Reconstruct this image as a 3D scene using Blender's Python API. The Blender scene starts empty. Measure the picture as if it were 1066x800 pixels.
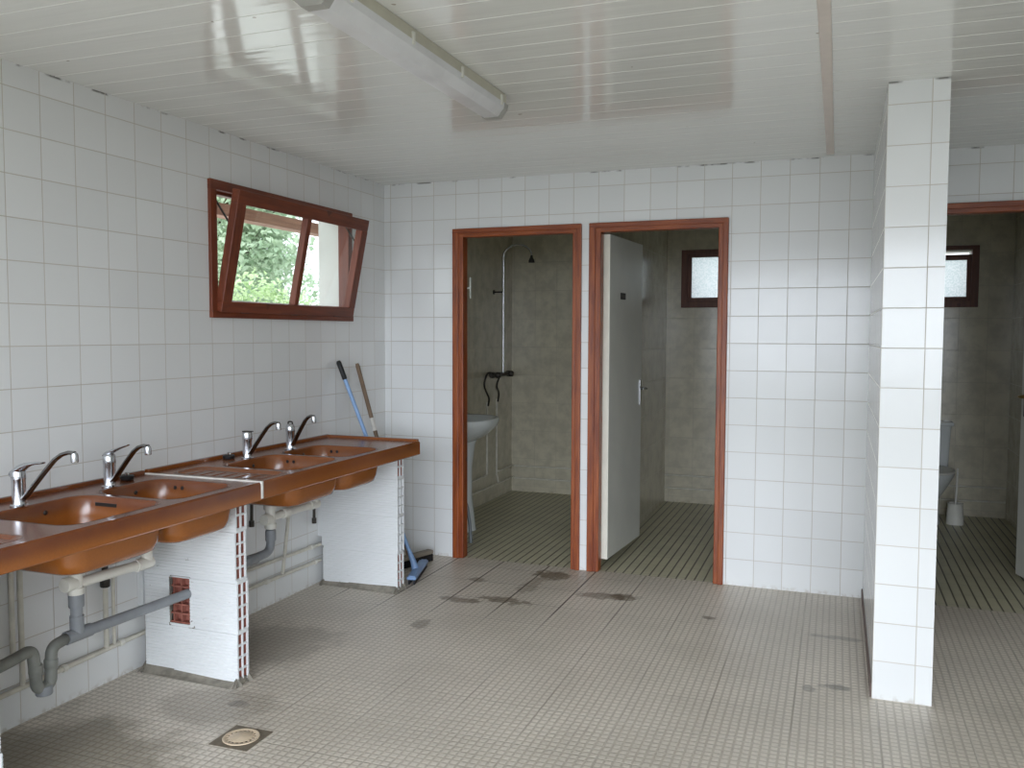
import bpy, bmesh, math, random
from mathutils import Vector, Matrix
random.seed(7)
C = bpy.context.scene
COL = C.collection
PI = math.pi
T = 0.152                       # wall tile pitch

# ------------------------------------------------------------------ camera
f_px, yaw, pitch, roll = 904.7, -0.3582, -0.0577, 0.0031
cam_d = bpy.data.cameras.new('camera'); cam = bpy.data.objects.new('camera', cam_d); COL.objects.link(cam)
cam_d.sensor_width = 36; cam_d.lens = f_px / 1066 * 36; cam_d.clip_start = .02; cam_d.clip_end = 300
fw = Vector((math.sin(yaw)*math.cos(pitch), math.cos(yaw)*math.cos(pitch), math.sin(pitch)))
rt = Vector((math.cos(yaw), -math.sin(yaw), 0)); up = rt.cross(fw)
rt, up = math.cos(roll)*rt + math.sin(roll)*up, -math.sin(roll)*rt + math.cos(roll)*up
M = Matrix((rt, up, -fw)).transposed().to_4x4(); M.translation = Vector((2.74, -4.976, 1.418))
cam.matrix_world = M
C.camera = cam

# ------------------------------------------------------------------ light and exposure
C.view_settings.view_transform = 'Standard'; C.view_settings.look = 'None'
C.view_settings.gamma = 1; C.view_settings.use_curve_mapping = False
C.view_settings.exposure = 2.33
w = bpy.data.worlds.new('overcast_sky'); C.world = w; w.use_nodes = True
nt = w.node_tree; nt.nodes.clear()
tc = nt.nodes.new('ShaderNodeTexCoord'); sp = nt.nodes.new('ShaderNodeSeparateXYZ'); rp = nt.nodes.new('ShaderNodeValToRGB')
bg = nt.nodes.new('ShaderNodeBackground'); wo = nt.nodes.new('ShaderNodeOutputWorld')
nt.links.new(tc.outputs['Generated'], sp.inputs[0]); nt.links.new(sp.outputs['Z'], rp.inputs[0])

# the brighter part of the overcast sky, low in front of the open side of the building
dp = nt.nodes.new('ShaderNodeVectorMath'); dp.operation = 'DOT_PRODUCT'; dp.inputs[1].default_value = Vector((.24, -1, .19)).normalized()
gl = nt.nodes.new('ShaderNodeMapRange'); gl.interpolation_type = 'SMOOTHSTEP'
for i_, v_ in ((1, .80), (2, 1.), (3, 0.), (4, 1.35)): gl.inputs[i_].default_value = v_
ad = nt.nodes.new('ShaderNodeMix'); ad.data_type = 'RGBA'; ad.blend_type = 'ADD'; ad.inputs[0].default_value = 1
gc = nt.nodes.new('ShaderNodeMix'); gc.data_type = 'RGBA'; gc.blend_type = 'MULTIPLY'; gc.inputs[0].default_value = 1; gc.inputs[6].default_value = (.92, 1.0, 1.13, 1)
nt.links.new(tc.outputs['Generated'], dp.inputs[0]); nt.links.new(dp.outputs['Value'], gl.inputs[0]); nt.links.new(gl.outputs[0], gc.inputs[7])
nt.links.new(rp.outputs[0], ad.inputs[6]); nt.links.new(gc.outputs[2], ad.inputs[7]); nt.links.new(ad.outputs[2], bg.inputs[0]); nt.links.new(bg.outputs[0], wo.inputs[0])
rp.color_ramp.elements[0].position = 0.0; rp.color_ramp.elements[0].color = (.42, .45, .48, 1)
rp.color_ramp.elements[1].position = 0.8; rp.color_ramp.elements[1].color = (.85, .92, 1.02, 1)
bg.inputs[1].default_value = 1.0
def portal(name, loc, rot, sx, sy):        # marks a real opening of the building for the sky light
    l = bpy.data.lights.new(name, 'AREA'); l.shape = 'RECTANGLE'; l.size = sx; l.size_y = sy
    l.cycles.is_portal = True
    o = bpy.data.objects.new(name, l); COL.objects.link(o); o.location = loc; o.rotation_euler = rot
portal('entrance_daylight', (2.2, -5.25, 1.05), (PI/2, 0, 0), 4.3, 2.15)
portal('window_daylight', (-.25, -1.04, 1.81), (0, -PI/2, 0), .62, 1.22)

# ------------------------------------------------------------------ materials
def new_mat(name):
    m = bpy.data.materials.new(name); m.use_nodes = True
    n = m.node_tree; b = n.nodes['Principled BSDF']
    return m, n, b
def lin(h):
    return tuple((c/255/12.92 if c/255 <= .04045 else ((c/255+.055)/1.055)**2.4) for c in h) + (1,)
def N(n, typ, **kw):
    x = n.nodes.new(typ)
    for k, v in kw.items(): setattr(x, k, v)
    return x
def link(n, a, b): n.links.new(a, b)
def val(n, op, a, b=None, c=None):
    x = N(n, 'ShaderNodeMath', operation=op)
    for i, v in enumerate((a, b, c)):
        if v is None: continue
        if isinstance(v, (int, float)): x.inputs[i].default_value = v
        else: link(n, v, x.inputs[i])
    return x.outputs[0]
def mixc(n, f, a, b):
    x = N(n, 'ShaderNodeMix', data_type='RGBA')
    for s, v in ((x.inputs[0], f), (x.inputs[6], a), (x.inputs[7], b)):
        if isinstance(v, (int, float, tuple)): s.default_value = v
        else: link(n, v, s)
    return x.outputs[2]
def noise(n, vec, scale, detail=3, rough=.5):
    x = N(n, 'ShaderNodeTexNoise'); x.inputs['Scale'].default_value = scale; x.inputs['Detail'].default_value = detail
    x.inputs['Roughness'].default_value = rough
    if vec is not None: link(n, vec, x.inputs['Vector'])
    return x.outputs[0]
def ramp(n, f, p0, p1, c0=0., c1=1.):
    x = N(n, 'ShaderNodeMapRange'); x.interpolation_type = 'SMOOTHSTEP'
    x.inputs[1].default_value = p0; x.inputs[2].default_value = p1; x.inputs[3].default_value = c0; x.inputs[4].default_value = c1
    link(n, f, x.inputs[0]); return x.outputs[0]
def bump(n, b, h, dist, strength=1.):
    x = N(n, 'ShaderNodeBump'); x.inputs['Strength'].default_value = strength; x.inputs['Distance'].default_value = dist
    link(n, h, x.inputs['Height']); link(n, x.outputs[0], b.inputs['Normal'])
def pos(n): return N(n, 'ShaderNodeNewGeometry').outputs['Position']
def sep(n, v):
    x = N(n, 'ShaderNodeSeparateXYZ'); link(n, v, x.inputs[0]); return x.outputs
def comb(n, x, y, z=0.):
    c = N(n, 'ShaderNodeCombineXYZ')
    for i, v in enumerate((x, y, z)):
        if isinstance(v, (int, float)): c.inputs[i].default_value = v
        else: link(n, v, c.inputs[i])
    return c.outputs[0]
def cell(n, u, off, pitch):        # (distance to nearest joint in metres, index)
    q = val(n, 'DIVIDE', val(n, 'SUBTRACT', u, off), pitch)
    fr = val(n, 'FRACT', q); idx = val(n, 'FLOOR', q)
    d = val(n, 'MULTIPLY', val(n, 'MINIMUM', fr, val(n, 'SUBTRACT', 1.0, fr)), pitch)
    return d, idx
def simple(name, rgb, rough=.5, metal=0., spec=.5, var=0., scale=20, coat=0.):
    m, n, b = new_mat(name)
    b.inputs['Base Color'].default_value = lin(rgb); b.inputs['Roughness'].default_value = rough
    b.inputs['Metallic'].default_value = metal; b.inputs['Specular IOR Level'].default_value = spec
    b.inputs['Coat Weight'].default_value = coat
    f = noise(n, N(n, 'ShaderNodeTexCoord').outputs['Object'], scale, 4)
    c = lin(rgb); k = 1 - var
    link(n, mixc(n, ramp(n, f, .3, .7), (c[0]*k, c[1]*k, c[2]*k, 1), c), b.inputs['Base Color'])
    return m

def tile_mat(name, axis, uoff, zoff, pu, pz, base, alt, grout, rough=.16, gw=.0015, vein=0.):
    """Glazed wall tiles; axis: which world coordinate runs along the wall."""
    m, n, b = new_mat(name)
    p = pos(n); s = sep(n, p); u = s[axis]; z = s[2]
    du, iu = cell(n, u, uoff, pu); dz, iz = cell(n, z, zoff, pz)
    d = val(n, 'MINIMUM', du, dz)
    g = ramp(n, d, gw*.6, gw*1.5, 1., 0.)
    wn = N(n, 'ShaderNodeTexWhiteNoise', noise_dimensions='3D'); link(n, comb(n, iu, iz, 1.3), wn.inputs['Vector'])
    c = mixc(n, wn.outputs['Value'], base, alt)
    if vein:
        v1 = noise(n, p, 9, 6, .62); v2 = noise(n, p, 2.5, 4)
        c = mixc(n, val(n, 'MULTIPLY', ramp(n, v1, .35, .68), vein), c, (base[0]*.55, base[1]*.55, base[2]*.55, 1))
        c = mixc(n, val(n, 'MULTIPLY', ramp(n, v2, .4, .7), vein*.4), c, (base[0]*.7, base[1]*.68, base[2]*.66, 1))
    gn = noise(n, p, 4, 3)
    gr = mixc(n, gn, grout, (grout[0]*.75, grout[1]*.73, grout[2]*.7, 1))
    # splashed dirt just above the floor and mould marks under the ceiling
    dn = noise(n, p, 30, 4, .6)
    low = val(n, 'MULTIPLY', ramp(n, z, .0, .03, 1., 0.), ramp(n, dn, .46, .66))
    hi = val(n, 'MULTIPLY', ramp(n, z, 2.354, 2.362), ramp(n, noise(n, p, 9, 3), .52, .66))
    c = mixc(n, val(n, 'MULTIPLY', low, .4), c, lin((150, 128, 95)))
    c = mixc(n, val(n, 'MULTIPLY', hi, .8), c, lin((70, 66, 58)))
    link(n, mixc(n, g, c, gr), b.inputs['Base Color'])
    link(n, val(n, 'ADD', val(n, 'MULTIPLY', g, .6), rough), b.inputs['Roughness'])
    # each tile sits a hair differently
    tl = val(n, 'MULTIPLY', val(n, 'SUBTRACT', wn.outputs['Value'], .5), val(n, 'ADD', val(n, 'MULTIPLY', u, .012), val(n, 'MULTIPLY', z, .008)))
    h = val(n, 'ADD', val(n, 'MULTIPLY', ramp(n, d, 0, gw*2.2), .00035), val(n, 'ADD', val(n, 'MULTIPLY', noise(n, p, 14, 2), .0007), tl))
    bump(n, b, h, 1.0, .8)
    return m
WH, WH2, GR = lin((230, 231, 230)), lin((224, 225, 224)), lin((204, 198, 188))
M_tile_left = tile_mat('white_wall_tile_along_depth', 1, -2.72, 0, T, T, WH, WH2, GR)
M_tile_back = tile_mat('white_wall_tile_across', 0, .046, 0, T, T, WH, WH2, GR)
M_tile_colm = tile_mat('white_wall_tile_column', 0, 2.895, 0, T, T, WH, WH2, GR)
MB_, MB2, MBG = lin((212, 205, 182)), lin((206, 199, 177)), lin((184, 178, 160))
M_marble_x = tile_mat('marbled_stall_tile_across', 0, .02, .05, .2, .25, MB_, MB2, MBG, .2, .0012, .5)
M_marble_y = tile_mat('marbled_stall_tile_along_depth', 1, .09, .05, .2, .25, MB_, MB2, MBG, .2, .0012, .5)

def floor_mat():
    m, n, b = new_mat('embossed_grey_floor_tile')
    p = pos(n); s = sep(n, p)
    P = .2985; ox, oy = .822, -1.03
    dx, ix = cell(n, s[0], ox, P); dy, iy = cell(n, s[1], oy, P)
    bx, _ = cell(n, s[0], ox, P/10); by, _ = cell(n, s[1], oy, P/10)
    d = val(n, 'MINIMUM', dx, dy)
    joint = ramp(n, d, .0012, .003, 1., 0.)
    bd = val(n, 'MINIMUM', bx, val(n, 'MULTIPLY', by, 1.0))
    raised = ramp(n, bd, .0022, .0058)
    wn = N(n, 'ShaderNodeTexWhiteNoise', noise_dimensions='3D'); link(n, comb(n, ix, iy, .5), wn.inputs['Vector'])
    big = noise(n, p, 1.1, 4, .55); fine = noise(n, p, 60, 3)
    hi = mixc(n, wn.outputs['Value'], lin((224, 215, 201)), lin((218, 209, 196)))
    lo = lin((192, 182, 167))
    c = mixc(n, raised, lo, hi)
    c = mixc(n, val(n, 'MULTIPLY', ramp(n, big, .4, .68), .3), c, lin((150, 143, 128)))
    c = mixc(n, val(n, 'MULTIPLY', ramp(n, fine, .45, .75), .18), c, lin((110, 102, 90)))
    # joints: dark with damp near the shower doors, pale grout elsewhere
    jn = noise(n, p, 1.7, 2)
    damp = ramp(n, s[1], -1.25, -.75)
    dampx = val(n, 'MULTIPLY', damp, ramp(n, s[0], 1.9, 1.6))
    jc = mixc(n, dampx, mixc(n, ramp(n, jn, .4, .6), lin((160, 150, 134)), lin((202, 195, 182))), lin((70, 60, 46)))
    onlyx = ramp(n, dx, .0012, .003, 1., 0.)
    js = val(n, 'MAXIMUM', val(n, 'MULTIPLY', joint, .55), val(n, 'MULTIPLY', ramp(n, dx, .003, .006, 1., 0.), val(n, 'MULTIPLY', dampx, .9)))
    c = mixc(n, js, c, jc)
    # damp stains, each with its own ragged outline
    def stain(cx, cy, rx, ry, amt, col):
        nonlocal c
        ex = val(n, 'DIVIDE', val(n, 'SUBTRACT', s[0], cx), rx); ey = val(n, 'DIVIDE', val(n, 'SUBTRACT', s[1], cy), ry)
        r = val(n, 'SQRT', val(n, 'ADD', val(n, 'MULTIPLY', ex, ex), val(n, 'MULTIPLY', ey, ey)))
        r = val(n, 'ADD', r, val(n, 'MULTIPLY', val(n, 'SUBTRACT', noise(n, p, 13 if rx < .25 else 5, 5, .6), .5), 2.4 if rx < .25 else 1.5))
        c = mixc(n, val(n, 'MULTIPLY', ramp(n, r, .55, 1.05, 1., 0.), amt), c, col)
    br = lin((88, 70, 44))
    stain(1.2, -.17, .13, .10, .75, br); stain(1.10, -.72, .16, .07, .65, br); stain(.88, -.80, .12, .05, .6, br)
    stain(1.58, -.46, .16, .06, .6, br); stain(1.70, -.43, .08, .06, .7, br); stain(2.17, -.62, .035, .03, .7, br)
    stain(.86, -1.22, .05, .08, .5, br); stain(1.15, -.4, .06, .2, .4, br); stain(.83, -.42, .06, .05, .5, br)
    gy = lin((76, 72, 66))
    stain(2.76, -1.31, .07, .035, .55, gy); stain(2.66, -1.37, .03, .04, .4, gy); stain(2.78, -.7, .16, .03, .35, gy)
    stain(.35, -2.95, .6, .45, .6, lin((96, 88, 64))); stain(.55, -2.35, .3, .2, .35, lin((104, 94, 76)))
    stain(.3, -1.7, .4, .3, .4, lin((104, 96, 80))); stain(.62, -2.30, .05, .03, .45, gy)
    link(n, c, b.inputs['Base Color']); b.inputs['Roughness'].default_value = .42
    h = val(n, 'SUBTRACT', val(n, 'MULTIPLY', raised, .0012), val(n, 'MULTIPLY', joint, .0014))
    bump(n, b, h, 1.0, .9)
    return m
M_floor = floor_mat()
def stall_floor_mat():
    m, n, b = new_mat('ribbed_shower_floor_tile')
    p = pos(n); s = sep(n, p)
    dx, ix = cell(n, s[0], .0, .0525); dy, _ = cell(n, s[1], .06, .21)
    g = val(n, 'MAXIMUM', ramp(n, dx, .0022, .006, 1., 0.), val(n, 'MULTIPLY', ramp(n, dy, .001, .003, 1., 0.), .35))
    c = mixc(n, ramp(n, noise(n, p, 4, 4), .3, .7), lin((200, 195, 166)), lin((188, 183, 156)))
    link(n, mixc(n, g, c, lin((100, 96, 78))), b.inputs['Base Color']); b.inputs['Roughness'].default_value = .38
    bump(n, b, val(n, 'MULTIPLY', g, -.003), 1.0, 1.)
    return m
M_stall_floor = stall_floor_mat()
def ceiling_mat():
    m, n, b = new_mat('white_lacquered_ceiling_board')
    p = pos(n)
    s = sep(n, p)
    c = mixc(n, noise(n, p, 1.5, 2), lin((236, 237, 233)), lin((232, 232, 227)))
    spot = ramp(n, noise(n, p, 22, 1), .79, .82)
    c = mixc(n, val(n, 'MULTIPLY', spot, .6), c, lin((120, 100, 70)))
    link(n, c, b.inputs['Base Color']); b.inputs['Roughness'].default_value = .1; b.inputs['Specular IOR Level'].default_value = .65
    st = comb(n, val(n, 'MULTIPLY', s[0], .6), val(n, 'MULTIPLY', s[1], 6.), 0.)
    bump(n, b, val(n, 'MULTIPLY', noise(n, st, 3, 2), .0022), 1.0, .6)
    return m
M_ceil = ceiling_mat()
def wood_mat(name, a, bb, rough=.35, axis=2):
    m, n, b = new_mat(name)
    p = N(n, 'ShaderNodeTexCoord').outputs['Object']; s = sep(n, p)
    k = [14., 14., 14.]; k[axis] = 1.2
    v = comb(n, val(n, 'MULTIPLY', s[0], k[0]), val(n, 'MULTIPLY', s[1], k[1]), val(n, 'MULTIPLY', s[2], k[2]))
    f = noise(n, v, 3.2, 5, .6)
    c = mixc(n, ramp(n, f, .3, .72), lin(a), lin(bb))
    kn = ramp(n, noise(n, p, 11, 1), .74, .78)
    link(n, mixc(n, val(n, 'MULTIPLY', kn, .6), c, lin((60, 26, 14))), b.inputs['Base Color'])
    b.inputs['Roughness'].default_value = rough
    bump(n, b, val(n, 'MULTIPLY', f, .0008), 1., .5)
    return m
M_wood = wood_mat('varnished_red_wood', (116, 50, 18), (156, 80, 32), .4)
M_wood_h = wood_mat('varnished_red_wood_crosswise', (116, 50, 18), (156, 80, 32), .4, 0)
M_wood_w = wood_mat('dark_red_window_wood', (100, 46, 26), (126, 62, 36), .45, 1)
M_wood_wz = wood_mat('dark_red_window_wood_upright', (100, 46, 26), (126, 62, 36), .45, 2)
M_wood_dk = wood_mat('brown_window_wood', (88, 48, 32), (108, 62, 42), .5)
M_eave = wood_mat('weathered_eave_wood', (128, 92, 76), (158, 120, 100), .7, 1)
M_handle_wood = wood_mat('worn_wooden_broom_handle', (104, 84, 66), (132, 110, 88), .6)
M_leafdoor = simple('grey_white_door_paint', (214, 214, 206), .32, 0, .5, .05, 6)
M_dooredge = simple('cream_door_edge_paint', (226, 222, 208), .4, 0, .5, .06, 12)
M_chrome = simple('worn_chrome', (214, 216, 220), .2, 1., .5, .12, 30)
M_spout = simple('dull_chrome', (150, 148, 146), .22, 1., .5, .25, 40)
M_steel = simple('brushed_steel', (170, 170, 165), .3, 1., .5, .1)
M_brass = simple('brass', (190, 160, 100), .3, 1., .5, .1)
M_darkmetal = simple('dark_tarnished_metal', (74, 70, 66), .4, .8, .5, .3, 40)
M_black = simple('black_rubber', (26, 26, 28), .5, 0, .4, .2)
M_dark = simple('dark_plate', (34, 32, 30), .5)
M_white_pl = simple('white_plastic', (226, 224, 214), .35, 0, .5, .1, 15)
M_pipe_cream = simple('cream_painted_pipe', (218, 214, 200), .45, 0, .5, .18, 18)
M_pvc = simple('grey_drain_plastic', (142, 146, 150), .42, 0, .5, .16, 14)
M_pvc_old = simple('grey_green_stained_drain_plastic', (132, 134, 128), .45, 0, .5, .3, 12)
M_porcelain = simple('white_porcelain', (224, 228, 226), .1, 0, .6, .03)
M_sealant = simple('white_sealant', (225, 222, 214), .6, 0, .4, .12, 40)
M_blue_metal = simple('pale_blue_tube', (136, 170, 214), .3, 0, .5, .12, 16)
M_blue_head = simple('blue_plastic_head', (126, 156, 196), .4, 0, .5, .12, 16)
M_lamp_body = simple('cream_lamp_housing', (202, 198, 180), .45, 0, .5, .1, 10)
M_lamp_cap = simple('grey_lamp_end_cap', (170, 168, 162), .4, 0, .5, .1, 20)
M_trim = simple('off_white_batten', (226, 214, 204), .4, 0, .5, .05)
M_plaster = simple('white_plaster', (226, 226, 220), .8, 0, .2, .08, 5)
M_ground = simple('outdoor_grass_and_gravel', (146, 146, 136), .8, 0, .2, .2, 3)
M_mortar = simple('grey_mortar', (150, 144, 132), .9, 0, .1, .35, 25)
M_clay = simple('red_hollow_clay', (172, 112, 98), .9, 0, .1, .3, 40)
M_drain = simple('beige_drain_plastic', (206, 186, 158), .4, 0, .5, .15, 60)
M_drain_rim = simple('dirty_drain_surround', (118, 108, 92), .6, 0, .4, .3, 30)
M_hole = simple('drain_hole', (24, 20, 16), .8)
M_bark = simple('tree_bark', (92, 78, 62), .9, 0, .1, .4, 20)
def brick_mat():
    m, n, b = new_mat('white_painted_clay_brick')
    p = pos(n)
    f = noise(n, p, 28, 4, .65); g = noise(n, p, 5, 3)
    c = mixc(n, g, lin((236, 238, 238)), lin((222, 224, 224)))
    chip = ramp(n, f, .70, .74)
    c = mixc(n, val(n, 'MULTIPLY', chip, .8), c, lin((120, 108, 98)))
    link(n, c, b.inputs['Base Color']); b.inputs['Roughness'].default_value = .6
    bump(n, b, val(n, 'MULTIPLY', f, .0015), 1., .5)
    return m
M_brick = brick_mat()
def sink_mat(name, main, dark, zt, amt):
    """Fired glaze: the sprayed dark tone sits on the outer arrises, mottled."""
    m, n, b = new_mat(name)
    p = pos(n); s = sep(n, p)
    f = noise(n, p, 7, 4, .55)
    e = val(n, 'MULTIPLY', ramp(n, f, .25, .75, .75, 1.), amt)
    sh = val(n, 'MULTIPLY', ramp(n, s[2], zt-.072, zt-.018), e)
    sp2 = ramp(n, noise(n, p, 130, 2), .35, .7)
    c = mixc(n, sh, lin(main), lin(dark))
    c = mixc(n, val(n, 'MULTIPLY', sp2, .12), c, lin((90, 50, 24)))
    link(n, c, b.inputs['Base Color']); b.inputs['Roughness'].default_value = .22
    b.inputs['Specular IOR Level'].default_value = .8
    return m
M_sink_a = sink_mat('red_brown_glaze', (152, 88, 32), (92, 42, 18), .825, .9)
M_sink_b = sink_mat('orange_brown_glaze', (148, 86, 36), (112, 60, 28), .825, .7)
def glass_mat(name, tint=(1, 1, 1, 1), refl=.08):
    m = bpy.data.materials.new(name); m.use_nodes = True; n = m.node_tree; n.nodes.clear()
    t = N(n, 'ShaderNodeBsdfTransparent'); t.inputs[0].default_value = tint
    g = N(n, 'ShaderNodeBsdfGlossy'); g.inputs['Roughness'].default_value = .02
    fr = N(n, 'ShaderNodeValue'); fr.outputs[0].default_value = .05
    mx = N(n, 'ShaderNodeMixShader'); o = N(n, 'ShaderNodeOutputMaterial')
    link(n, fr.outputs[0], mx.inputs[0]); link(n, t.outputs[0], mx.inputs[1]); link(n, g.outputs[0], mx.inputs[2]); link(n, mx.outputs[0], o.inputs[0])
    return m
M_glass = glass_mat('clear_window_glass', (.96, .98, .97, 1))
def diffuser_mat():
    m = bpy.data.materials.new('clear_ribbed_lamp_cover'); m.use_nodes = True; n = m.node_tree; n.nodes.clear()
    t = N(n, 'ShaderNodeBsdfTransparent'); t.inputs[0].default_value = (.86, .87, .88, 1)
    b = N(n, 'ShaderNodeBsdfPrincipled'); b.inputs['Base Color'].default_value = lin((235, 235, 236)); b.inputs['Roughness'].default_value = .3
    mx = N(n, 'ShaderNodeMixShader'); mx.inputs[0].default_value = .86; o = N(n, 'ShaderNodeOutputMaterial')
    f = noise(n, N(n, 'ShaderNodeTexCoord').outputs['Object'], 6, 4)
    link(n, mixc(n, ramp(n, f, .35, .75), lin((240, 240, 241)), lin((222, 221, 222))), b.inputs['Base Color'])
    link(n, t.outputs[0], mx.inputs[1]); link(n, b.outputs[0], mx.inputs[2]); link(n, mx.outputs[0], o.inputs[0])
    return m
M_diff = diffuser_mat()
def frosted_mat():
    m = bpy.data.materials.new('frosted_pattern_glass'); m.use_nodes = True; n = m.node_tree; n.nodes.clear()
    t = N(n, 'ShaderNodeBsdfTranslucent'); g = N(n, 'ShaderNodeBsdfGlossy'); g.inputs['Roughness'].default_value = .25
    f = noise(n, pos(n), 90, 2)
    link(n, mixc(n, ramp(n, f, .35, .65), (.95, .97, .97, 1), (.72, .8, .8, 1)), t.inputs[0])
    mx = N(n, 'ShaderNodeMixShader'); mx.inputs[0].default_value = .08; o = N(n, 'ShaderNodeOutputMaterial')
    tr = N(n, 'ShaderNodeBsdfTransparent'); tr.inputs[0].default_value = (.95, .98, 1, 1)
    m2 = N(n, 'ShaderNodeMixShader'); m2.inputs[0].default_value = .35
    link(n, t.outputs[0], m2.inputs[1]); link(n, tr.outputs[0], m2.inputs[2])
    link(n, m2.outputs[0], mx.inputs[1]); link(n, g.outputs[0], mx.inputs[2]); link(n, mx.outputs[0], o.inputs[0])
    return m
M_frost = frosted_mat()
def leaf_mat(name, a, b2):
    m = bpy.data.materials.new(name); m.use_nodes = True; n = m.node_tree; n.nodes.clear()
    d = N(n, 'ShaderNodeBsdfPrincipled'); d.inputs['Roughness'].default_value = .45
    t = N(n, 'ShaderNodeBsdfTranslucent'); mx = N(n, 'ShaderNodeMixShader'); mx.inputs[0].default_value = .5; o = N(n, 'ShaderNodeOutputMaterial')
    c = mixc(n, ramp(n, noise(n, pos(n), 3, 3), .3, .7), lin(a), lin(b2))
    link(n, c, d.inputs['Base Color']); link(n, c, t.inputs[0])
    link(n, d.outputs[0], mx.inputs[1]); link(n, t.outputs[0], mx.inputs[2]); link(n, mx.outputs[0], o.inputs[0])
    return m
M_leaf = leaf_mat('tree_leaves', (150, 172, 142), (192, 204, 178))
M_leaf2 = leaf_mat('hedge_leaves', (156, 180, 128), (200, 212, 172))

# ------------------------------------------------------------------ object helpers
def root_of(o):
    while o.parent: o = o.parent
    return o
def obj(name, bm, mat, parent=None, smooth=False, label=None, angle=None):
    loc = Vector((0, 0, 0))
    if parent is not None:
        loc = Vector(root_of(parent).location)
        bmesh.ops.translate(bm, vec=-loc, verts=bm.verts)
    bmesh.ops.recalc_face_normals(bm, faces=bm.faces)
    me = bpy.data.meshes.new(name)
    if smooth:
        for f in bm.faces: f.smooth = True
        if angle is not None:
            for e in bm.edges:
                if len(e.link_faces) == 2 and e.calc_face_angle(0) > angle: e.smooth = False
    bm.to_mesh(me); bm.free()
    for m in (mat if isinstance(mat, (list, tuple)) else [mat]): me.materials.append(m)
    o = bpy.data.objects.new(name, me); COL.objects.link(o)
    if parent is not None: o.parent = parent
    if label: o['label'] = label
    return o
def tag(o, label, cat, group=None):
    o['label'] = label; o['category'] = cat
    if group: o['group'] = group
    return o
def thing(name, loc, label, cat, group=None):
    o = bpy.data.objects.new(name, None); COL.objects.link(o); o.location = loc; o.empty_display_size = .05
    return tag(o, label, cat, group)
def struct(o, kind='structure'):
    o['kind'] = kind; return o
def new(): return bmesh.new()
def box(bm, x0, x1, y0, y1, z0, z1, bev=0., mi=0, mtx=None):
    g = bmesh.ops.create_cube(bm, size=1)
    vs = g['verts']
    for v in vs:
        v.co = Vector(((x0+x1)/2 + v.co.x*(x1-x0), (y0+y1)/2 + v.co.y*(y1-y0), (z0+z1)/2 + v.co.z*(z1-z0)))
    fs = set(f for v in vs for f in v.link_faces)
    for f in fs: f.material_index = mi
    if bev:
        es = list(set(e for v in vs for e in v.link_edges))
        r = bmesh.ops.bevel(bm, geom=es, offset=bev, segments=2, profile=.5, affect='EDGES', clamp_overlap=True)
        vs = list(set(vs) & set(bm.verts) | set(r['verts']))
        for f in r['faces']: f.material_index = mi
        vs = list({v for v in vs if v.is_valid})
    if mtx is not None: bmesh.ops.transform(bm, matrix=mtx, verts=[v for v in vs if v.is_valid])
def boxo(name, x0, x1, y0, y1, z0, z1, mat, parent=None, bev=0., mtx=None, label=None):
    bm = new(); box(bm, x0, x1, y0, y1, z0, z1, bev, mtx=mtx); return obj(name, bm, mat, parent, label=label)
def ring(bm, c, d, r, n, ref=None):
    d = Vector(d).normalized()
    a = Vector(ref) if ref else (Vector((0, 0, 1)) if abs(d.z) < .9 else Vector((1, 0, 0)))
    u = (a - d*a.dot(d)).normalized(); v = d.cross(u)
    return [bm.verts.new(Vector(c) + u*math.cos(2*PI*i/n)*r + v*math.sin(2*PI*i/n)*r) for i in range(n)]
def bridge(bm, a, b, mi=0):
    n = len(a)
    for i in range(n):
        f = bm.faces.new((a[i], a[(i+1) % n], b[(i+1) % n], b[i])); f.material_index = mi
def tube(bm, pts, r, n=14, cap=True, mi=0):
    """Sweep a circle along pts; r is one radius or one per point."""
    pts = [Vector(p) for p in pts]; rs = r if isinstance(r, (list, tuple)) else [r]*len(pts)
    prev = None; u = None; rings = []
    for i, p in enumerate(pts):
        d = (pts[min(i+1, len(pts)-1)] - pts[max(i-1, 0)]).normalized()
        if u is None:
            a = Vector((0, 0, 1)) if abs(d.z) < .9 else Vector((1, 0, 0))
            u = (a - d*a.dot(d)).normalized()
        else: u = (u - d*u.dot(d)).normalized()
        v = d.cross(u)
        rings.append([bm.verts.new(p + u*math.cos(2*PI*k/n)*rs[i] + v*math.sin(2*PI*k/n)*rs[i]) for k in range(n)])
    for a, b in zip(rings, rings[1:]): bridge(bm, a, b, mi)
    if cap:
        for rr in (rings[0][::-1], rings[-1]):
            f = bm.faces.new(rr); f.material_index = mi
def smooth_path(pts, rad=.03, seg=6):
    """Round the corners of a polyline."""
    pts = [Vector(p) for p in pts]; out = [pts[0]]
    for a, b, c in zip(pts, pts[1:], pts[2:]):
        d1 = (a-b); d2 = (c-b); t = min(rad, d1.length*.49, d2.length*.49)
        p = b + d1.normalized()*t; q = b + d2.normalized()*t
        for i in range(seg+1):
            s = i/seg; out.append(p*(1-s)**2 + b*2*s*(1-s) + q*s*s)
    out.append(pts[-1]); return out
def lathe(bm, prof, c, n=24, axis='z', mi=0, cap=True):
    """prof: list of (radius, height) from bottom to top."""
    c = Vector(c); rings = []
    for r, h in prof:
        rg = []
        for i in range(n):
            a = 2*PI*i/n; x, y = r*math.cos(a), r*math.sin(a)
            rg.append(bm.verts.new(c + (Vector((x, y, h)) if axis == 'z' else Vector((h, x, y)) if axis == 'x' else Vector((x, h, y)))))
        rings.append(rg)
    for a, b in zip(rings, rings[1:]): bridge(bm, a, b, mi)
    if cap:
        for rr in (rings[0][::-1], rings[-1]):
            f = bm.faces.new(rr); f.material_index = mi
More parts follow.
